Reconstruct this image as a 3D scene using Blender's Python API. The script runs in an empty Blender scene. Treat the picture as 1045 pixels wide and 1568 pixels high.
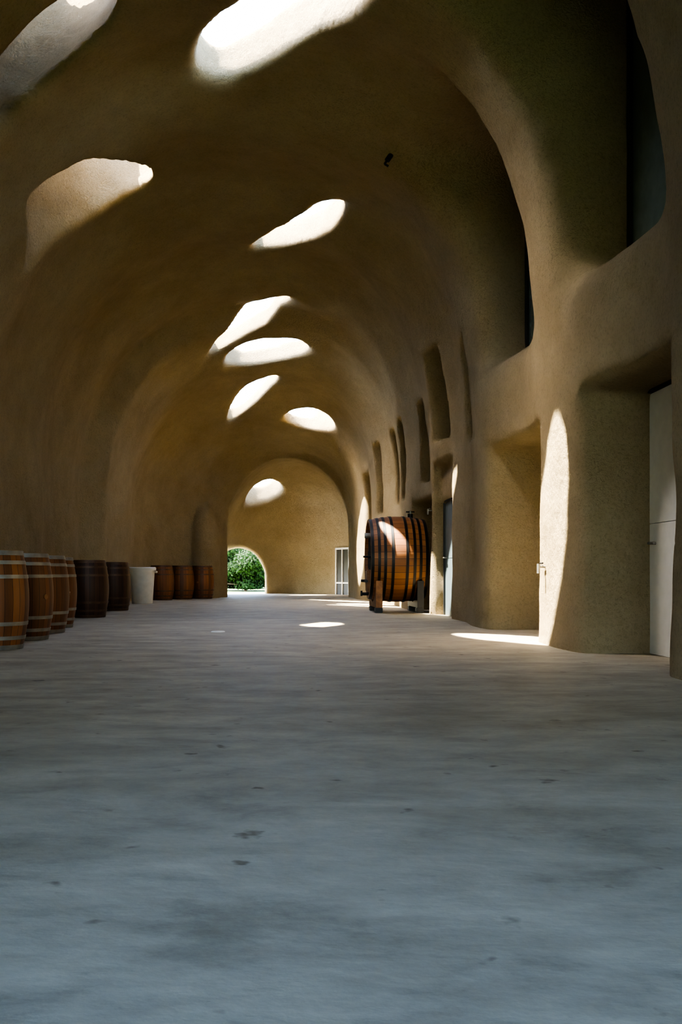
import bpy, bmesh, math, time
import numpy as np
from mathutils import Vector, Matrix
T0=time.time()
rng=np.random.default_rng(7)
scene=bpy.context.scene
F=1524.0; U0=430.0; V0=878.0; CH=0.73   # photo measured in a 1045x1568 frame

# ------------------------------------------------------------------ helpers
def link(o,parent=None):
    scene.collection.objects.link(o)
    if parent: o.parent=parent
    return o
def sstep(a,b,x):
    t=np.clip((x-a)/(b-a),0,1); return t*t*(3-2*t)
def smin(a,b,k):
    h=np.maximum(k-np.abs(a-b),0)/k
    return np.minimum(a,b)-h*h*k*0.25
def smax(a,b,k): return -smin(-a,-b,k)

# ------------------------------------------------------------------ materials
def new_mat(name):
    m=bpy.data.materials.new(name); m.use_nodes=True
    nt=m.node_tree; b=nt.nodes['Principled BSDF']
    return m,nt,b
def N(nt,t,**kw):
    n=nt.nodes.new(t)
    for k,v in kw.items():
        setattr(n,k,v)
    return n
def simple(name,col,rough=0.6,metal=0.0,var=0.15,scale=8,bump=0.0,bscale=40):
    m,nt,b=new_mat(name)
    tc=N(nt,'ShaderNodeTexCoord')
    no=N(nt,'ShaderNodeTexNoise'); no.inputs['Scale'].default_value=scale; no.inputs['Detail'].default_value=5
    nt.links.new(tc.outputs['Object'],no.inputs['Vector'])
    r=N(nt,'ShaderNodeValToRGB')
    r.color_ramp.elements[0].position=0.3; r.color_ramp.elements[1].position=0.7
    r.color_ramp.elements[0].color=(*[c*(1-var) for c in col],1)
    r.color_ramp.elements[1].color=(*[min(1,c*(1+var)) for c in col],1)
    nt.links.new(no.outputs['Fac'],r.inputs['Fac']); nt.links.new(r.outputs['Color'],b.inputs['Base Color'])
    b.inputs['Roughness'].default_value=rough; b.inputs['Metallic'].default_value=metal
    if bump>0:
        n2=N(nt,'ShaderNodeTexNoise'); n2.inputs['Scale'].default_value=bscale; n2.inputs['Detail'].default_value=4
        nt.links.new(tc.outputs['Object'],n2.inputs['Vector'])
        bp=N(nt,'ShaderNodeBump'); bp.inputs['Strength'].default_value=bump; bp.inputs['Distance'].default_value=0.01
        nt.links.new(n2.outputs['Fac'],bp.inputs['Height']); nt.links.new(bp.outputs['Normal'],b.inputs['Normal'])
    return m
def stucco():
    m,nt,b=new_mat('ochre_stucco')
    tc=N(nt,'ShaderNodeTexCoord')
    no=N(nt,'ShaderNodeTexNoise'); no.inputs['Scale'].default_value=0.8; no.inputs['Detail'].default_value=12; no.inputs['Roughness'].default_value=0.72
    nt.links.new(tc.outputs['Object'],no.inputs['Vector'])
    r=N(nt,'ShaderNodeValToRGB')
    r.color_ramp.elements[0].position=0.32; r.color_ramp.elements[1].position=0.70
    r.color_ramp.elements[0].color=(0.54,0.415,0.225,1)
    r.color_ramp.elements[1].color=(0.72,0.58,0.345,1)
    nt.links.new(no.outputs['Fac'],r.inputs['Fac'])
    n2=N(nt,'ShaderNodeTexNoise'); n2.inputs['Scale'].default_value=32; n2.inputs['Detail'].default_value=6; n2.inputs['Roughness'].default_value=0.75
    nt.links.new(tc.outputs['Object'],n2.inputs['Vector'])
    # pitted aggregate: pores are slightly darker plaster
    rp=N(nt,'ShaderNodeValToRGB'); rp.color_ramp.elements[0].position=0.34; rp.color_ramp.elements[0].color=(0.83,0.82,0.80,1)
    rp.color_ramp.elements[1].position=0.5; rp.color_ramp.elements[1].color=(1,1,1,1)
    nt.links.new(n2.outputs['Fac'],rp.inputs['Fac'])
    mx=N(nt,'ShaderNodeMix',data_type='RGBA',blend_type='MULTIPLY'); mx.inputs[0].default_value=1
    nt.links.new(r.outputs['Color'],mx.inputs[6]); nt.links.new(rp.outputs['Color'],mx.inputs[7])
    nt.links.new(mx.outputs[2],b.inputs['Base Color'])
    b.inputs['Roughness'].default_value=0.9
    b.inputs['Specular IOR Level'].default_value=0.2
    n3=N(nt,'ShaderNodeTexNoise'); n3.inputs['Scale'].default_value=5.0; n3.inputs['Detail'].default_value=6; n3.inputs['Roughness'].default_value=0.65
    nt.links.new(tc.outputs['Object'],n3.inputs['Vector'])
    b1=N(nt,'ShaderNodeBump'); b1.inputs['Strength'].default_value=1.0; b1.inputs['Distance'].default_value=0.10
    b2=N(nt,'ShaderNodeBump'); b2.inputs['Strength'].default_value=1.0; b2.inputs['Distance'].default_value=0.13
    nt.links.new(n3.outputs['Fac'],b2.inputs['Height'])
    nt.links.new(n2.outputs['Fac'],b1.inputs['Height']); nt.links.new(b2.outputs['Normal'],b1.inputs['Normal'])
    nt.links.new(b1.outputs['Normal'],b.inputs['Normal'])
    return m
def concrete():
    m,nt,b=new_mat('worn_concrete')
    tc=N(nt,'ShaderNodeTexCoord')
    mp=N(nt,'ShaderNodeMapping'); mp.inputs['Scale'].default_value=(0.9,1.35,1)
    nt.links.new(tc.outputs['Object'],mp.inputs['Vector'])
    a=N(nt,'ShaderNodeTexNoise'); a.inputs['Scale'].default_value=2.0; a.inputs['Detail'].default_value=13; a.inputs['Roughness'].default_value=0.74; a.inputs['Distortion'].default_value=0.25
    nt.links.new(mp.outputs['Vector'],a.inputs['Vector'])
    r=N(nt,'ShaderNodeValToRGB')
    e=r.color_ramp.elements
    e[0].position=0.27; e[0].color=(0.22,0.225,0.205,1)
    e[1].position=0.72; e[1].color=(0.52,0.53,0.495,1)
    k=e.new(0.46); k.color=(0.385,0.395,0.365,1)
    nt.links.new(a.outputs['Fac'],r.inputs['Fac'])
    # warm bounce off the ochre walls, painted into the slab colour further in
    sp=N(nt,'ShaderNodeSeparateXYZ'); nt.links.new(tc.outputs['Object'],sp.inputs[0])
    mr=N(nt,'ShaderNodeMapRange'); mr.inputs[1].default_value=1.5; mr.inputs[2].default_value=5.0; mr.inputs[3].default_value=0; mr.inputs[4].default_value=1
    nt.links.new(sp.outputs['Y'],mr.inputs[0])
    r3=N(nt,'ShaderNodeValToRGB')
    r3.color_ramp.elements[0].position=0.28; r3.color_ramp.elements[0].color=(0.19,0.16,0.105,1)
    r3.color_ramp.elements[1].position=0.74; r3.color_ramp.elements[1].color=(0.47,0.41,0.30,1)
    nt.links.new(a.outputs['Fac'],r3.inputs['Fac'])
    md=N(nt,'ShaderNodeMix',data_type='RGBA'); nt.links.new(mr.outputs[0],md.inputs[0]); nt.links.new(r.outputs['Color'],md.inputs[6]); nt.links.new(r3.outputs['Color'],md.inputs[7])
    # worn dark marks
    v=N(nt,'ShaderNodeTexNoise'); v.inputs['Scale'].default_value=7; v.inputs['Detail'].default_value=3
    nt.links.new(tc.outputs['Object'],v.inputs['Vector'])
    r2=N(nt,'ShaderNodeValToRGB'); r2.color_ramp.elements[0].position=0.26; r2.color_ramp.elements[0].color=(0.45,0.43,0.4,1)
    r2.color_ramp.elements[1].position=0.33; r2.color_ramp.elements[1].color=(1,1,1,1)
    nt.links.new(v.outputs['Fac'],r2.inputs['Fac'])
    mx=N(nt,'ShaderNodeMix',data_type='RGBA',blend_type='MULTIPLY'); mx.inputs[0].default_value=1
    nt.links.new(md.outputs[2],mx.inputs[6]); nt.links.new(r2.outputs['Color'],mx.inputs[7])
    # faint scuffs across the slab
    m2=N(nt,'ShaderNodeMapping'); m2.inputs['Scale'].default_value=(0.7,2.6,1); m2.inputs['Rotation'].default_value=(0,0,.35)
    nt.links.new(tc.outputs['Object'],m2.inputs['Vector'])
    s2=N(nt,'ShaderNodeTexNoise'); s2.inputs['Scale'].default_value=1.1; s2.inputs['Detail'].default_value=7; s2.inputs['Distortion'].default_value=.5
    nt.links.new(m2.outputs['Vector'],s2.inputs['Vector'])
    r4=N(nt,'ShaderNodeValToRGB'); r4.color_ramp.elements[0].position=0.34; r4.color_ramp.elements[0].color=(0.86,0.85,0.83,1)
    r4.color_ramp.elements[1].position=0.52; r4.color_ramp.elements[1].color=(1,1,1,1)
    nt.links.new(s2.outputs['Fac'],r4.inputs['Fac'])
    m4=N(nt,'ShaderNodeMix',data_type='RGBA',blend_type='MULTIPLY'); m4.inputs[0].default_value=1
    nt.links.new(mx.outputs[2],m4.inputs[6]); nt.links.new(r4.outputs['Color'],m4.inputs[7])
    nt.links.new(m4.outputs[2],b.inputs['Base Color'])
    rr=N(nt,'ShaderNodeMapRange'); rr.inputs[3].default_value=0.5; rr.inputs[4].default_value=0.8
    nt.links.new(a.outputs['Fac'],rr.inputs[0]); nt.links.new(rr.outputs[0],b.inputs['Roughness'])
    b.inputs['Specular IOR Level'].default_value=0.4
    bp=N(nt,'ShaderNodeBump'); bp.inputs['Strength'].default_value=0.4; bp.inputs['Distance'].default_value=0.012
    n2=N(nt,'ShaderNodeTexNoise'); n2.inputs['Scale'].default_value=9; n2.inputs['Detail'].default_value=10
    nt.links.new(mp.outputs['Vector'],n2.inputs['Vector'])
    nt.links.new(n2.outputs['Fac'],bp.inputs['Height']); nt.links.new(bp.outputs['Normal'],b.inputs['Normal'])
    return m
def staves(name,c1,c2,n,axis='Z',rough=0.5):
    m,nt,b=new_mat(name)
    tc=N(nt,'ShaderNodeTexCoord'); sp=N(nt,'ShaderNodeSeparateXYZ')
    nt.links.new(tc.outputs['Object'],sp.inputs[0])
    at=N(nt,'ShaderNodeMath',operation='ARCTAN2')
    i,j=('Y','X') if axis=='Z' else ('Z','Y')
    nt.links.new(sp.outputs[i],at.inputs[0]); nt.links.new(sp.outputs[j],at.inputs[1])
    mu=N(nt,'ShaderNodeMath',operation='MULTIPLY'); mu.inputs[1].default_value=n/(2*math.pi)
    nt.links.new(at.outputs[0],mu.inputs[0])
    fl=N(nt,'ShaderNodeMath',operation='FLOOR'); nt.links.new(mu.outputs[0],fl.inputs[0])
    wn=N(nt,'ShaderNodeTexWhiteNoise',noise_dimensions='1D'); nt.links.new(fl.outputs[0],wn.inputs['W'])
    gr=N(nt,'ShaderNodeTexNoise'); gr.inputs['Scale'].default_value=14; gr.inputs['Detail'].default_value=6
    mp=N(nt,'ShaderNodeMapping'); mp.inputs['Scale'].default_value=(1,1,0.12) if axis=='Z' else (0.12,1,1)
    nt.links.new(tc.outputs['Object'],mp.inputs['Vector']); nt.links.new(mp.outputs['Vector'],gr.inputs['Vector'])
    ad=N(nt,'ShaderNodeMath',operation='MULTIPLY_ADD'); ad.inputs[1].default_value=0.45
    sc=N(nt,'ShaderNodeMath',operation='MULTIPLY'); sc.inputs[1].default_value=0.6
    nt.links.new(gr.outputs['Fac'],sc.inputs[0])
    nt.links.new(wn.outputs['Value'],ad.inputs[0]); nt.links.new(sc.outputs[0],ad.inputs[2])
    r=N(nt,'ShaderNodeValToRGB'); r.color_ramp.elements[0].position=0.15; r.color_ramp.elements[1].position=0.85
    r.color_ramp.elements[0].color=(*c1,1); r.color_ramp.elements[1].color=(*c2,1)
    nt.links.new(ad.outputs[0],r.inputs['Fac'])
    fr=N(nt,'ShaderNodeMath',operation='FRACT'); nt.links.new(mu.outputs[0],fr.inputs[0])
    gt=N(nt,'ShaderNodeMath',operation='GREATER_THAN'); gt.inputs[1].default_value=0.06; nt.links.new(fr.outputs[0],gt.inputs[0])
    mx=N(nt,'ShaderNodeMix',data_type='RGBA'); mx.inputs[6].default_value=(c1[0]*.25,c1[1]*.25,c1[2]*.25,1)
    nt.links.new(gt.outputs[0],mx.inputs[0]); nt.links.new(r.outputs['Color'],mx.inputs[7])
    nt.links.new(mx.outputs[2],b.inputs['Base Color'])
    b.inputs['Roughness'].default_value=rough
    return m
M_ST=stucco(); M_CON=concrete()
M_OAK=staves('oak_staves',(0.075,0.028,0.009),(0.24,0.09,0.024),26)
M_OAKD=staves('dark_oak_staves',(0.03,0.012,0.006),(0.08,0.032,0.014),26)
M_FOU=staves('cask_staves',(0.20,0.078,0.022),(0.33,0.138,0.045),40,axis='X')
M_HEAD=simple('oak_head',(0.20,0.09,0.03),0.55,var=0.3,scale=12)
M_STEEL=simple('galvanised_hoop',(0.30,0.29,0.26),0.5,0.8,var=0.25)
M_RUST=simple('brown_hoop',(0.12,0.075,0.05),0.5,0.6,var=0.3)
M_BLK=simple('black_iron',(0.012,0.012,0.013),0.45,0.3)
M_WOODF=simple('beam_wood',(0.24,0.11,0.04),0.6,var=0.3,scale=15)
M_DOOR=simple('painted_door_panel',(0.80,0.78,0.72),0.5,var=0.04)
M_DOORB=simple('slate_blue_door',(0.09,0.125,0.135),0.5,var=0.1)
M_FRAME=simple('dark_frame',(0.02,0.02,0.018),0.5)
M_GLASS=simple('tinted_pane',(0.11,0.145,0.12),0.15,var=0.1)
M_WHITE=simple('white_plastic',(0.58,0.56,0.49),0.5,var=0.06)
M_GRASS=simple('grass_ground',(0.09,0.14,0.04),0.95,var=0.4,scale=3)
M_BARK=simple('bark',(0.10,0.07,0.045),0.9,var=0.3)

# ------------------------------------------------------------------ mesh builder for parts
class MB:
    def __init__(s): s.v=[];s.f=[];s.m=[];s.mats=[]
    def mi(s,mat):
        if mat not in s.mats: s.mats.append(mat)
        return s.mats.index(mat)
    def box(s,x0,x1,y0,y1,z0,z1,mat,bev=0.0):
        bm=bmesh.new(); bmesh.ops.create_cube(bm,size=1)
        for v in bm.verts:
            v.co=Vector(((x0+x1)/2+v.co.x*(x1-x0),(y0+y1)/2+v.co.y*(y1-y0),(z0+z1)/2+v.co.z*(z1-z0)))
        if bev>0: bmesh.ops.bevel(bm,geom=bm.edges[:],offset=bev,segments=2,affect='EDGES')
        s.add(bm,mat)
    def add(s,bm,mat,mtx=None):
        if mtx is not None: bm.transform(mtx)
        o=len(s.v); bm.verts.index_update(); k=s.mi(mat)
        s.v+= [v.co.copy() for v in bm.verts]
        for f in bm.faces: s.f.append([o+v.index for v in f.verts]); s.m.append(k)
        bm.free()
    def lathe(s,prof,mat,n=48,mtx=None,closed=False):
        o=len(s.v); k=s.mi(mat); L=len(prof)
        for i in range(n):
            a=2*math.pi*i/n
            for r,z in prof:
                p=Vector((r*math.cos(a),r*math.sin(a),z))
                s.v.append(mtx@p if mtx is not None else p)
        for i in range(n):
            j=(i+1)%n
            for q in range(L if closed else L-1):
                q2=(q+1)%L
                s.f.append([o+i*L+q,o+j*L+q,o+j*L+q2,o+i*L+q2]); s.m.append(k)
    def cyl(s,p0,p1,r,mat,n=16):
        p0=Vector(p0);p1=Vector(p1); d=p1-p0
        mt=Matrix.Translation(p0)@d.to_track_quat('Z','Y').to_matrix().to_4x4()
        s.lathe([(0.0001,0),(r,0),(r,d.length),(0.0001,d.length)],mat,n,mt)
    def obj(s,name,parent=None,loc=None,smooth=40,rot=None):
        me=bpy.data.meshes.new(name); me.from_pydata([tuple(v) for v in s.v],[],s.f)
        for m in s.mats: me.materials.append(m)
        me.polygons.foreach_set('material_index',s.m)
        me.polygons.foreach_set('use_smooth',[True]*len(s.f))
        me.update()
        bm=bmesh.new(); bm.from_mesh(me); bmesh.ops.recalc_face_normals(bm,faces=bm.faces[:]); bm.to_mesh(me); bm.free()
        try: me.set_sharp_from_angle(angle=math.radians(smooth))
        except Exception: pass
        o=bpy.data.objects.new(name,me); link(o,parent)
        if loc: o.location=loc
        if rot: o.rotation_euler=rot
        return o

# ------------------------------------------------------------------ cave SDF
ky=[-8,12,18,21.8,22.3,26,27.6,28.7,29.4,30.2,40]
kH=[6.8,6.8,6.75,6.6,6.2,5.6,5.2,4.9,4.65,4.4,4.4]
kL=[-3.95,-4.1,-4.35,-4.45,-3.88,-3.86,-3.75,-3.3,-2.8,-1.75,-1.75]
kR=[2.85,2.75,2.72,2.62,2.6,2.35,2.25,2.2,2.15,2.1,2.1]
kZ=[2.6,2.6,2.6,2.5,2.45,2.3,2.2,2.1,2.1,2.0,2.0]
def hall(x,y,z):
    H=np.interp(y,ky,kH);xl=np.interp(y,ky,kL);xr=np.interp(y,ky,kR);z0=np.interp(y,ky,kZ)
    c=(xl+xr)/2;a=(xr-xl)/2;b=H-z0
    rib=0.07*np.cos(2*np.pi*(y-9.8)/3.7)
    n=2.0+0.6*sstep(-0.8,1.2,x-c)
    u=np.abs(x-c)/(a); w=np.maximum(z-z0,0)/b
    q=(u**n+w**n+1e-6)**(1/n)
    d=(q-1)*3.3
    lump=0.03*np.sin(1.3*x+0.7*y+.5)*np.sin(0.9*y-1.1*z)+0.015*np.sin(2.9*y+1.7*z)*np.sin(2.3*x+1.1*z+1)
    return d+lump+rib
def ell(x,y,z,c,r):
    q=np.sqrt(((x-c[0])/r[0])**2+((y-c[1])/r[1])**2+(np.maximum(z-c[2],0)/r[2])**2)
    return (q-1)*min(r)
def arch(x,z,cx,hw,top):
    zs=max(top-hw*1.15,0.3)
    q=np.sqrt(((x-cx)/hw)**2+(np.maximum(z-zs,0)/(top-zs))**2)
    return (q-1)*hw
def base(x,y,z):
    h=smax(hall(x,y,z),y-30.4,0.3)
    p=arch(x,z,0.22,1.86,4.25); p=np.maximum(p,np.maximum(29.5-y,y-31.3))
    ch=ell(x,y,z,(0.3,31.6,0.5),(2.45,4.3,3.8))
    ch=np.maximum(ch,30.75-y)
    return smin(smin(h,p,0.15),ch,0.1)
def hit(u,v):
    dx=(u-U0)/F; dz=(V0-v)/F
    ts=np.arange(3.0,37,0.01); d=base(dx*ts,ts,CH+dz*ts)
    i=np.argmax(d>0); t=ts[i]
    return np.array([dx*t,t,CH+dz*t])
def normal(p):
    e=0.02; g=[]
    for k in range(3):
        q=p.copy();q[k]+=e;r=p.copy();r[k]-=e
        g.append(float(base(*q)-base(*r)))
    g=np.array(g); return g/np.linalg.norm(g)

# skylights: (major end A, major end B, near edge, far edge, up-bias, scale)
SK=[((318,112),(540,-50),(402,-10),(438,92),.75,1),
    ((391,388),(518,322),(440,342),(462,372),.6,1),
    ((325,541),(438,457),(372,486),(392,512),.6,1),
    ((347,553),(465,523),(405,527),(412,564),.5,1),
    ((352,641),(421,576),(380,600),(392,620),.5,1),
    ((441,648),(508,643),(474,628),(474,661),.5,1),
    ((380,757),(428,757),(404,739),(404,777),.6,1),
    ((20,408),(208,242),(98,272),(137,350),.8,.99),
    ((-75,262),(152,-18),(30,58),(78,130),.8,.99)]
holes=[]
for A,B,C,D,up,sc_ in SK:
    a,b,c,d=[hit(*q) for q in (A,B,C,D)]
    ctr=(a+b+c+d)/4
    nrm=normal(hit((A[0]+B[0]+C[0]+D[0])/4,(A[1]+B[1]+C[1]+D[1])/4))
    Dv=nrm*(1-up)+np.array([0,0,1.0])*up; Dv/=np.linalg.norm(Dv)
    if sc_<1: Dv=np.array([.22,.42,.87]); Dv/=np.linalg.norm(Dv)
    M=(b-a); M-=M.dot(Dv)*Dv; r1=np.linalg.norm(M)/2*(.98 if sc_<1 else 1); e1=M/np.linalg.norm(M)
    e2=np.cross(Dv,e1); r2=abs((d-c).dot(e2))/2*sc_
    print('hole',ctr.round(2),'n',nrm.round(2),'r',round(r1,2),round(r2,2))
    holes.append((ctr,Dv,e1,e2,max(r1,.3),max(r2,.3)))

# right-hand bays  (y0,y1,z0,z1,xmax,k)
BAY=[(7.2,9.05,-1,2.38,4.4,.16),(10.75,12.9,-1,2.34,4.4,.16),(16.15,17.55,-1,1.95,4.4,.10),(16.15,17.55,-1,2.6,2.84,.12),
     (7.35,9.4,3.5,6.6,4.4,.28),(10.75,13.0,3.45,6.25,4.4,.28),
     (2.0,5.0,-1,2.38,3.6,.28),(2.6,5.2,3.5,6.15,3.6,.35),
     (14.1,15.05,2.72,4.15,3.15,.07),
     (16.3,17.3,3.0,4.5,3.1,.08),(18.0,20.1,-1,2.15,3.15,.10),
     (18.7,19.5,2.5,4.05,3.1,.06),(20.7,21.3,2.3,4.0,3.05,.06),(22.3,22.9,2.3,4.0,2.95,.06),(24.0,24.6,2.2,3.9,2.85,.06),(26.4,27.1,0.6,3.4,2.7,.06)]
for g in range(3):
    y=14.15+g*0.32
    BAY.append((y,y+0.14,1.70,2.45,2.86,.04)); BAY.append((y,y+0.14,0.85,1.5,2.86,.04))

h=0.07
X=np.arange(-6.3,4.3,h,dtype=np.float32);Y=np.arange(-6.3,37.3,h,dtype=np.float32);Z=np.arange(-0.35,8.4,h,dtype=np.float32)
x,y,z=X[:,None,None],Y[None,:,None],Z[None,None,:]
bs=base(x,y,z).astype(np.float32)
th=0.42+0.6*sstep(0.9,2.4,x)+1.0*sstep(-0.8,-2.2,x)*sstep(20,16,y)+.45*sstep(-0.8,-2.2,x)*sstep(16,20,y)+0*z
th=th.astype(np.float32)
outer=bs-th
bx=np.maximum(np.maximum(np.abs(x-2.4)-1.38,z-6.95),np.maximum(y-29.5,-6-y))
outer=smin(outer,bx.astype(np.float32),0.3)
bx=np.maximum(np.maximum(np.abs(x+3.0)-1.2,z-4.6),np.maximum(y-31.2,28.5-y))
outer=smin(outer,bx.astype(np.float32),0.2)
outer=np.maximum(outer,np.maximum(-6-y,-0.28-z)).astype(np.float32)
void=bs.copy(); del bs
gate=arch(x,z,-0.7,2.75,4.8)+0*y
void=np.maximum(void,np.minimum(-5.3-y,9)*np.float32(1)+0*x+0*z).astype(np.float32)
void=smin(void,np.maximum(gate,y+4.5),.2).astype(np.float32)
def sub(lo,hi):
    return (slice(max(np.searchsorted(X,lo[0]),0),np.searchsorted(X,hi[0])),
            slice(max(np.searchsorted(Y,lo[1]),0),np.searchsorted(Y,hi[1])),
            slice(max(np.searchsorted(Z,lo[2]),0),np.searchsorted(Z,hi[2])))
for ctr,Dv,e1,e2,r1,r2 in holes:
    R=max(r1,r2)+1.8
    s=sub(ctr-R,ctr+R+np.array([0,0,2.5]))
    px,py,pz=x[s[0]]-ctr[0],y[:,s[1]]-ctr[1],z[:,:,s[2]]-ctr[2]
    A=(px*e1[0]+py*e1[1]+pz*e1[2])/r1; B=(px*e2[0]+py*e2[1]+pz*e2[2])/r2
    t=px*Dv[0]+py*Dv[1]+pz*Dv[2]
    ang=np.arctan2(B,A)
    q=(np.abs(A)**2.2+np.abs(B)**2.2+1e-6)**(1/2.2)*(1+0.03*np.sin(2*ang+ctr[1])+0.02*np.sin(3*ang+2*ctr[1]))
    d=(q-1)*min(r1,r2); d=np.maximum(d,-0.8-t)
    void[s]=smin(void[s],d,0.12)
for y0,y1,z0,z1,xm,k in BAY:
    s=sub((0.3,y0-1,-1),(4.5,y1+1,z1+1))
    xx,yy,zz=x[s[0]],y[:,s[1]],z[:,:,s[2]]
    k2=min(k*1.5,.4,(y1-y0)*.5)
    dd=smax(np.abs(yy-(y0+y1)/2)-(y1-y0)/2,np.abs(zz-(z0+z1)/2)-(z1-z0)/2,(k2 if z1>5 else min(k2,.15)) if z0>2.9 else min(k2,.10))
    dd=np.maximum(dd,np.maximum(xx-xm,0.9-xx))
    void[s]=smin(void[s],dd,k)
def cut(fn,lo,hi,k):
    s=sub(lo,hi); d=fn(x[s[0]],y[:,s[1]],z[:,:,s[2]]); void[s]=smin(void[s],d,k)
def fill(fn,lo,hi,k):
    s=sub(lo,hi); d=fn(x[s[0]],y[:,s[1]],z[:,:,s[2]]); void[s]=smax(void[s],-d,k)
# swelling buttress left of the end arch
fill(lambda a,b,c: (np.sqrt(((a+2.28)/.46)**2+((b-29.85)/.60)**2+(np.maximum(c-1.4,0)/1.55)**2)-1)*.46,(-4,28,-1),(-1,31.5,4),.06)
cut(lambda a,b,c: np.maximum(arch(a,c,-1.5,.93,1.64)+0*b,33-b),(-3.6,32,-1),(1,38,3),.12)
S=smax(outer,-void,0.06).astype(np.float32)
del void,outer
# hand-trowelled irregularity: coarse random lattice, linearly interpolated
def lattice(shape,step,amp):
    g=rng.standard_normal([n//step+3 for n in shape]).astype(np.float32)
    for ax,n in enumerate(shape):
        t=np.arange(n)/step; i=t.astype(int); f=(t-i).astype(np.float32); f=f*f*(3-2*f)
        sh=[1,1,1]; sh[ax]=n; f=f.reshape(sh)
        g=np.take(g,i,axis=ax)*(1-f)+np.take(g,i+1,axis=ax)*f
    return g*np.float32(amp)
S+=lattice(S.shape,4,0.006)
S+=lattice(S.shape,10,0.007)
S[0]=1;S[-1]=1;S[:,0]=1;S[:,-1]=1;S[:,:,0]=1;S[:,:,-1]=1
def surface_nets(S,org,h):
    ins=S<0; nx,ny,nz=S.shape
    cnt=np.zeros((nx-1,ny-1,nz-1),np.int8)
    for i in (0,1):
        for j in (0,1):
            for k in (0,1):
                cnt+=ins[i:nx-1+i,j:ny-1+j,k:nz-1+k]
    act=(cnt>0)&(cnt<8)
    I,J,K=np.nonzero(act); n=len(I)
    idx=np.full(act.shape,-1,np.int32); idx[I,J,K]=np.arange(n)
    cor=[(i,j,k) for i in (0,1) for j in (0,1) for k in (0,1)]
    V={c:S[I+c[0],J+c[1],K+c[2]] for c in cor}
    acc=np.zeros((n,3));w=np.zeros(n)
    for c in cor:
        for ax in range(3):
            if c[ax]==0:
                c2=list(c);c2[ax]=1;c2=tuple(c2)
                a=V[c];b=V[c2];m=(a<0)!=(b<0)
                t=np.where(m,a/np.where(m,a-b,1),0)
                p=np.array(c,float)[None,:].repeat(n,0);p[:,ax]+=t
                acc+=p*m[:,None];w+=m
    P=acc/w[:,None]+np.stack([I,J,K],1)
    quads=[]
    for ax in range(3):
        sl0=[slice(None)]*3;sl1=[slice(None)]*3
        sl0[ax]=slice(0,-1);sl1[ax]=slice(1,None)
        a=ins[tuple(sl0)];b=ins[tuple(sl1)]
        E=np.argwhere(a!=b)
        o1,o2=(ax+1)%3,(ax+2)%3
        E=E[(E[:,o1]>0)&(E[:,o2]>0)&(E[:,o1]<S.shape[o1]-1)&(E[:,o2]<S.shape[o2]-1)]
        flip=b[tuple(E.T)]
        def g(d1,d2):
            e=E.copy();e[:,o1]-=d1;e[:,o2]-=d2;return idx[tuple(e.T)]
        q=np.stack([g(1,1),g(0,1),g(0,0),g(1,0)],1)
        q[flip]=q[flip][:,::-1]
        quads.append(q)
    return P*h+np.array(org),np.concatenate(quads)
P,Q=surface_nets(S,(X[0],Y[0],Z[0]),h)
G=(P-np.array([X[0],Y[0],Z[0]]))/h
def samp(g):
    g=np.clip(g,0,np.array(S.shape)-1.001); i=g.astype(int); f=g-i; r=0
    for a in (0,1):
        for b in (0,1):
            for c in (0,1):
                r=r+S[i[:,0]+a,i[:,1]+b,i[:,2]+c]*np.where(a,f[:,0],1-f[:,0])*np.where(b,f[:,1],1-f[:,1])*np.where(c,f[:,2],1-f[:,2])
    return r
NR=np.stack([samp(G+e)-samp(G-e) for e in np.eye(3)*0.8],1); NR/=np.linalg.norm(NR,axis=1)[:,None]+1e-9
print('nets',len(P),len(Q),time.time()-T0)
C=P[Q].mean(1)
reg=np.where(C[:,1]>31.5,3,np.where(C[:,1]<-5.0,4,np.where(C[:,2]>3.3,2,np.where(C[:,0]<0,0,1))))
for k,nm in enumerate(['wall_left','wall_right','ceiling','wall_back','wall_front']):
    q=Q[reg==k]; u,inv=np.unique(q,return_inverse=True); inv=inv.reshape(-1,4)
    me=bpy.data.meshes.new(nm)
    me.vertices.add(len(u)); me.vertices.foreach_set('co',P[u].astype(np.float32).ravel())
    me.loops.add(inv.size); me.loops.foreach_set('vertex_index',inv.ravel().astype(np.int32))
    me.polygons.add(len(inv)); me.polygons.foreach_set('loop_start',np.arange(0,inv.size,4,dtype=np.int32))
    me.update(calc_edges=True)
    me.polygons.foreach_set('use_smooth',np.ones(len(inv),bool))
    me.normals_split_custom_set_from_vertices(NR[u].astype(np.float32).tolist())
    me.materials.append(M_ST)
    link(bpy.data.objects.new(nm,me))
print('mesh',time.time()-T0)

# ------------------------------------------------------------------ floor
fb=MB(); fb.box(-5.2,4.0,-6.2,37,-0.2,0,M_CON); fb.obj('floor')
g=MB(); g.box(-60,60,-40,120,-0.4,-0.21,M_GRASS); g.obj('ground')
g=MB(); g.box(-14,12,37.0,70,-0.21,-0.03,M_GRASS); g.obj('lawn')

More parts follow.
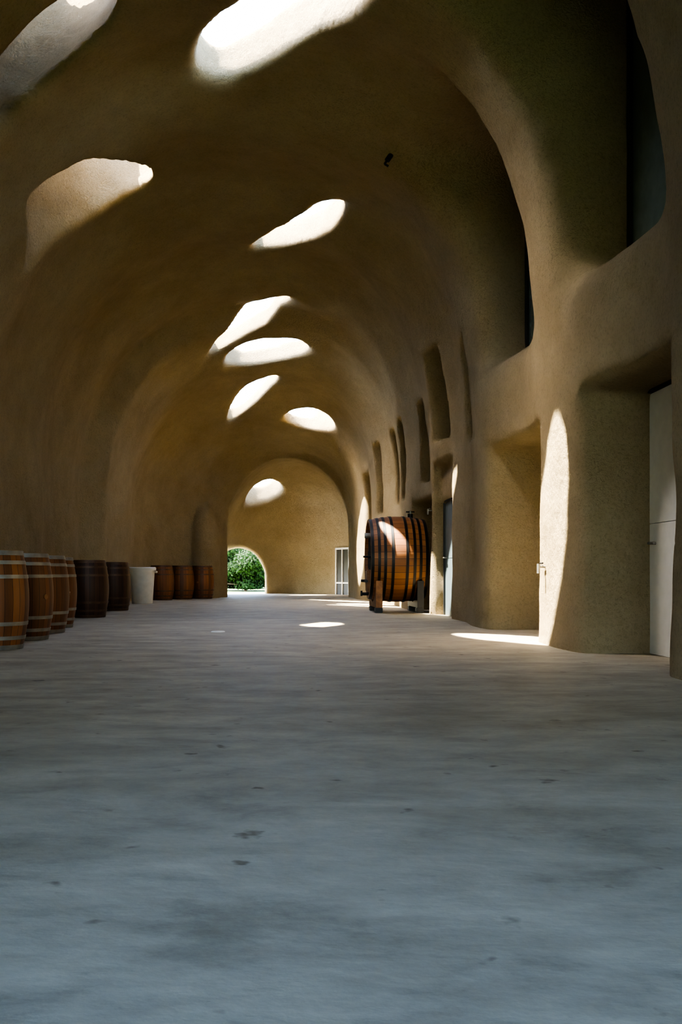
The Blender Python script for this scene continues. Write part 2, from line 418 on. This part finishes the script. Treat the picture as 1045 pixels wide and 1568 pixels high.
# ------------------------------------------------------------------ barrels
def barrel_profile(H,rm,re,n=18,off=0.0):
    return [(re+(rm-re)*math.sin(math.pi*i/n)**0.9+off if 0<i<n else re+off, H*i/n) for i in range(n+1)]
def rad(H,rm,re,z):
    s=max(math.sin(math.pi*z/H),0); return re+(rm-re)*s**0.9
def barrel(x,y,wood,hoop,rot):
    H,rm,re=0.95,0.35,0.285
    e=bpy.data.objects.new('wine_barrel',None); link(e); e.location=(x,y,0); e.rotation_euler=(0,0,rot)
    b=MB(); p=barrel_profile(H,rm,re)
    prof=[(0.001,0.035),(re-0.03,0.035),(re-0.025,0.0)]+p+[(re-0.025,H),(re-0.03,H-0.035)]
    b.lathe(prof,wood,52); b.lathe([(re-0.03,H-0.036),(0.001,H-0.036)],M_HEAD,40)
    b.obj('staves',e)
    hb=MB()
    for zc,w in ((.024,.045),(.115,.036),(.25,.036),(.70,.036),(.835,.036),(.926,.045)):
        z0,z1=zc-w/2,zc+w/2
        r0,r1=rad(H,rm,re,max(z0,0)),rad(H,rm,re,min(z1,H))
        hb.lathe([(r0-.004,z0),(r0+.006,z0),(r1+.006,z1),(r1-.004,z1)],hoop,52,closed=True)
    hb.obj('hoops',e)
    bb=MB(); bb.cyl((rm-.01,0,H/2),(rm+.012,0,H/2),.028,M_HEAD)
    bb.obj('bung',e)
BR=[(-2.80,9.65,0),(-2.87,11.0,0),(-2.97,12.3,0),(-3.12,13.5,0),(-3.22,16.6,1),(-3.30,19.6,1),(-3.27,27.3,0),(-2.80,28.2,0),(-2.27,28.75,0)]
for i,(bx_,by_,dk) in enumerate(BR):
    barrel(bx_,by_,M_OAKD if dk else M_OAK,M_RUST if (dk or i>5) else M_STEEL,-1.2+0.7*i)

# white bin
w=MB(); w.lathe([(.001,0),(.24,0),(.25,.02),(.30,.80),(.33,.80),(.335,.86),(.31,.88),(.29,.86),(.27,.82),(.22,.05),(.001,.05)],M_WHITE,40)
for s_ in (-1,1): w.box(s_*.33-.03,s_*.33+.03,-.07,.07,.74,.79,M_WHITE,.01)
w.obj('plastic_bin',loc=(-3.34,24.0,0))

# ------------------------------------------------------------------ large cask, axis along X
ce=bpy.data.objects.new('large_oak_cask',None); link(ce); ce.location=(2.19,18.95,1.0)
L,rm,re=1.06,0.81,0.745
MX=Matrix.Rotation(math.pi/2,4,'Y')@Matrix.Translation((0,0,-L/2))
c=MB()
p=[(re+(rm-re)*math.sin(math.pi*i/16),L*i/16) for i in range(17)]
c.lathe([(re-.05,.07),(re-.045,0)]+p+[(re-.045,L),(re-.05,L-.07)],M_FOU,80,MX); c.obj('staves',ce)
c=MB(); c.lathe([(.001,.07),(re-.05,.07)],M_HEAD,64,MX); c.lathe([(.001,L-.07),(re-.05,L-.07)],M_HEAD,64,MX)
for k in range(-6,7): c.box(-L/2+.062,-L/2+.07,k*.11-.004,k*.11+.004,-math.sqrt(max(.68**2-(k*.11)**2,0)),math.sqrt(max(.68**2-(k*.11)**2,0)),M_BLK)
c.obj('heads',ce)
c=MB()
for xc,wd in ((.03,.055),(.15,.05),(.26,.05),(.40,.05),(.66,.05),(.80,.05),(.91,.05),(1.03,.055)):
    z0,z1=xc-wd/2,xc+wd/2
    f_=lambda t:re+(rm-re)*math.sin(math.pi*min(max(t/L,0),1))
    c.lathe([(f_(z0)-.004,z0),(f_(z0)+.009,z0),(f_(z1)+.009,z1),(f_(z1)-.004,z1)],M_BLK,80,MX,closed=True)
c.obj('hoops',ce)
c=MB()
c.box(-L/2-.03,-L/2+.06,-.20,.20,-.62,-.20,M_WOODF,.02)
c.box(-L/2-.07,-L/2-.02,-.30,.30,-.44,-.39,M_BLK,.01)
c.cyl((-L/2-.13,0,-.41),(-L/2+.05,0,-.41),.025,M_BLK)
c.cyl((-L/2-.12,0,-.66),(-L/2+.07,0,-.66),.03,M_BLK); c.cyl((-L/2-.12,0,-.70),(-L/2-.12,0,-.6),.02,M_BLK)
c.cyl((-L/2-.08,.1,.05),(-L/2+.07,.1,.05),.02,M_BLK)
c.cyl((-L/2-.06,0,.45),(-L/2+.07,0,.45),.05,M_STEEL)
c.obj('hatch',ce)
c=MB(); c.cyl((.28,0,.76),(.28,0,.86),.05,M_BLK); c.cyl((.28,0,.85),(.28,0,.92),.022,M_STEEL); c.cyl((.2,0,.9),(.36,0,.9),.012,M_BLK)
c.obj('bung_valve',ce)
c=MB()
for s_ in (-.38,.38):
    bm=bmesh.new(); vs=[]
    for k in range(13):
        a=math.radians(-150+k*10); vs.append((math.cos(a)*(rm+.0),math.sin(a)*(rm+.0)))
    top=[bm.verts.new((s_-.06,a,b)) for a,b in vs]; top2=[bm.verts.new((s_+.06,a,b)) for a,b in vs]
    bo=[bm.verts.new((s_-.06,a,-.90)) for a,b in vs]; bo2=[bm.verts.new((s_+.06,a,-.90)) for a,b in vs]
    for k in range(12):
        bm.faces.new((top[k],top[k+1],bo[k+1],bo[k])); bm.faces.new((top2[k],bo2[k],bo2[k+1],top2[k+1]))
        bm.faces.new((top[k],top2[k],top2[k+1],top[k+1])); bm.faces.new((bo[k],bo[k+1],bo2[k+1],bo2[k]))
    bm.faces.new((top[0],bo[0],bo2[0],top2[0])); bm.faces.new((top[-1],top2[-1],bo2[-1],bo[-1]))
    c.add(bm,M_WOODF if s_<0 else M_BLK)
    for yy in (-.55,.55): c.box(s_-.07,s_+.07,yy-.09,yy+.09,-1.0,-.90,M_BLK,.01)
c.obj('cradle',ce)

# ------------------------------------------------------------------ doors / windows on right
def door(name,x,y0,y1,zt,mat,n=5,handle=None):
    e=bpy.data.objects.new(name,None); link(e)
    d=MB(); hh=zt/n
    for k in range(n): d.box(x,x+.05,y0,y1,k*hh+.002,(k+1)*hh-.002,mat,.004)
    d.box(x+.03,x+.06,y0,y1,0,zt,M_FRAME); d.obj('panels',e)
    f=MB()
    f.box(x-.03,x+.08,y0-.06,y0,0,zt+.06,M_FRAME,.005); f.box(x-.03,x+.08,y1,y1+.06,0,zt+.06,M_FRAME,.005); f.box(x-.03,x+.08,y0,y1,zt,zt+.06,M_FRAME,.005)
    f.obj('frame',e)
    hd=MB(); hd.cyl((x-.06,y1-.15,1.0),(x+.01,y1-.15,1.0),.012,M_STEEL); hd.cyl((x-.06,y1-.27,1.0),(x-.06,y1-.14,1.0),.012,M_STEEL); hd.obj('handle',e)
def window(name,x,y0,y1,z0,z1,nm=2,fw=.05):
    e=bpy.data.objects.new(name,None); link(e)
    p=MB(); p.box(x,x+.02,y0,y1,z0,z1,M_GLASS); p.obj('pane',e)
    f=MB()
    for k in range(nm+1):
        yy=y0+(y1-y0)*k/nm; f.box(x-.03,x+.05,yy-fw,yy+fw,z0,z1,M_FRAME)
    f.box(x-.03,x+.05,y0,y1,z0-.03,z0+.03,M_FRAME); f.box(x-.03,x+.05,y0,y1,z1-.03,z1+.03,M_FRAME)
    f.obj('frame',e)
door('door_1',3.36,7.0,9.06,2.36,M_DOOR,n=2)
door('door_2',3.47,10.6,13.05,2.5,M_DOOR)
door('door_3',2.90,16.05,17.5,1.98,M_DOORB,n=2)
door('door_4',3.45,1.9,5.1,2.5,M_DOOR)
window('window_1',3.30,7.1,9.40,3.38,6.75,1,.09)
window('window_2',3.22,10.6,13.0,3.3,6.4,1,.12)
window('window_3',3.42,2.4,5.4,3.35,6.3)
e=bpy.data.objects.new('door_5',None); link(e); e.location=(1.93,34.55,0); e.rotation_euler=(0,0,math.radians(-66))
d=MB()
d.box(0,1.0,0,.03,0,1.55,M_FRAME)
for xx in (0,.47,.95): d.box(xx,xx+.06,-.04,.05,0,1.6,M_DOOR,.005)
d.box(0,1.01,-.04,.05,1.55,1.61,M_DOOR,.005); d.box(0,1.0,-.03,.04,.38,.43,M_DOOR)
d.obj('leaf',e)

def onwall(u,v): 
    p=hit(u,v); return p,normal(p)
p,n=onwall(595,243)
k=MB(); q=Vector(p); nn=-Vector(n)
k.cyl(q-nn*.07,q+nn*.03,.035,M_BLK); k.cyl(q+nn*.02,q+nn*.09,.014,M_BLK); k.cyl(q+nn*.09,q+nn*.09+Vector((.05,0,-.03)),.014,M_BLK)
k.obj('ceiling_hook')
def tap(name,x,y,z):
    k=MB(); k.cyl((x+.08,y,z),(x-.08,y,z),.014,M_STEEL); k.cyl((x-.07,y,z+.03),(x-.07,y,z-.07),.016,M_STEEL); k.cyl((x-.04,y-.05,z+.035),(x-.04,y+.05,z+.035),.009,M_BLK); k.obj(name)
tap('wall_tap',2.74,10.3,.80); tap('wall_tap',2.78,13.4,.75); tap('wall_tap',2.70,17.75,1.85)
k=MB(); k.lathe([(.001,.012),(.075,.012),(.085,.008),(.09,0)],M_WHITE,32); k.obj('sun_spot_disc',loc=(-.78,12.4,0))  # added white disc standing in for a small sun patch on the floor

# ------------------------------------------------------------------ outside planting
def leafmat(name,c):
    m,nt,b=new_mat(name)
    oi=N(nt,'ShaderNodeTexCoord'); no=N(nt,'ShaderNodeTexNoise'); no.inputs['Scale'].default_value=4
    nt.links.new(oi.outputs['Object'],no.inputs['Vector'])
    r=N(nt,'ShaderNodeValToRGB'); r.color_ramp.elements[0].position=.35; r.color_ramp.elements[1].position=.65
    r.color_ramp.elements[0].color=(c[0]*.4,c[1]*.4,c[2]*.4,1); r.color_ramp.elements[1].color=(*c,1)
    nt.links.new(no.outputs['Fac'],r.inputs['Fac'])
    nt.links.new(r.outputs['Color'],b.inputs['Base Color'])
    b.inputs['Roughness'].default_value=.7; b.inputs['Specular IOR Level'].default_value=.15
    tr=N(nt,'ShaderNodeBsdfTranslucent'); nt.links.new(r.outputs['Color'],tr.inputs['Color'])
    mx=N(nt,'ShaderNodeMixShader'); mx.inputs[0].default_value=.3
    nt.links.new(b.outputs[0],mx.inputs[1]); nt.links.new(tr.outputs[0],mx.inputs[2])
    nt.links.new(mx.outputs[0],nt.nodes['Material Output'].inputs['Surface'])
    return m
M_LEAF=leafmat('leaves',(0.022,0.05,0.011))
def bush(name,x,y,R,Hh,n,zlo=.25):
    e=bpy.data.objects.new(name,None); link(e); e.location=(x,y,-.03)
    b=MB()
    K=20
    cl=[(rng.normal(0,R*.5),rng.normal(0,R*.45),rng.uniform(zlo,.85)*Hh) for _ in range(K)]
    b.cyl((0,0,0.0),(0,0,Hh*.6),.06,M_BARK,8)
    for c_ in cl: b.cyl((0,0,Hh*.15),c_,.025,M_BARK,6)
    b.obj('stems',e)
    ci=rng.integers(0,K,n); d=rng.normal(size=(n,3)); d/=np.linalg.norm(d,axis=1)[:,None]
    rr=rng.uniform(.4,1.0,n)[:,None]*np.array([R*.5,R*.5,Hh*.24])
    c0=np.array(cl)[ci]+d*rr; c0[:,2]=np.clip(c0[:,2],.13,None)
    a=rng.normal(size=(n,3));a/=np.linalg.norm(a,axis=1)[:,None]; t=np.cross(a,d);t/=np.linalg.norm(t,axis=1)[:,None]+1e-6
    s_=rng.uniform(.05,.10,n)[:,None]
    V=np.stack([c0-a*s_,c0+t*s_*.5,c0+a*s_,c0-t*s_*.5],1).reshape(-1,3)
    me=bpy.data.meshes.new('foliage'); me.from_pydata(V.tolist(),[],np.arange(4*n).reshape(-1,4).tolist()); me.materials.append(M_LEAF)
    link(bpy.data.objects.new('foliage',me),e)
bush('shrub',-1.5,42.5,1.3,1.75,16000,.12); bush('shrub',-3.0,44,1.4,2.1,14000,.12); bush('shrub',-.2,45,1.4,1.8,12000,.12); bush('shrub',-1.8,50,2.2,2.3,18000,.1); bush('shrub',-4.4,54,3.0,3.4,16000)

# ------------------------------------------------------------------ light
ts=Vector((-.385,.03,.92)).normalized()
sd=bpy.data.lights.new('sun','SUN'); sd.energy=36; sd.angle=.012; sd.color=(1,.91,.75)
so=bpy.data.objects.new('sun',sd); link(so); so.rotation_euler=ts.to_track_quat('Z','Y').to_euler(); so.location=(-20,10,30)
w=bpy.data.worlds.new('sky'); scene.world=w; w.use_nodes=True; nt=w.node_tree
sk=nt.nodes.new('ShaderNodeTexSky'); sk.sky_type='NISHITA'; sk.sun_disc=False; sk.sun_elevation=math.radians(60); sk.sun_rotation=math.atan2(ts.x,ts.y); sk.air_density=1; sk.dust_density=2
bg=nt.nodes['Background']; nt.links.new(sk.outputs[0],bg.inputs[0]); bg.inputs[1].default_value=2.3

# ------------------------------------------------------------------ camera
cd=bpy.data.cameras.new('camera'); cd.sensor_fit='AUTO'; cd.sensor_width=36; cd.lens=36*F/1568
cd.shift_x=(522.5-U0)/1568; cd.shift_y=(V0-784)/1568; cd.clip_start=.05; cd.clip_end=500
co=bpy.data.objects.new('camera',cd); link(co); co.location=(0,0,CH); co.rotation_euler=(math.pi/2,0,0)
scene.camera=co
scene.view_settings.view_transform='AgX'
scene.view_settings.look='AgX - High Contrast'
scene.view_settings.exposure=1.1
print('done',time.time()-T0)
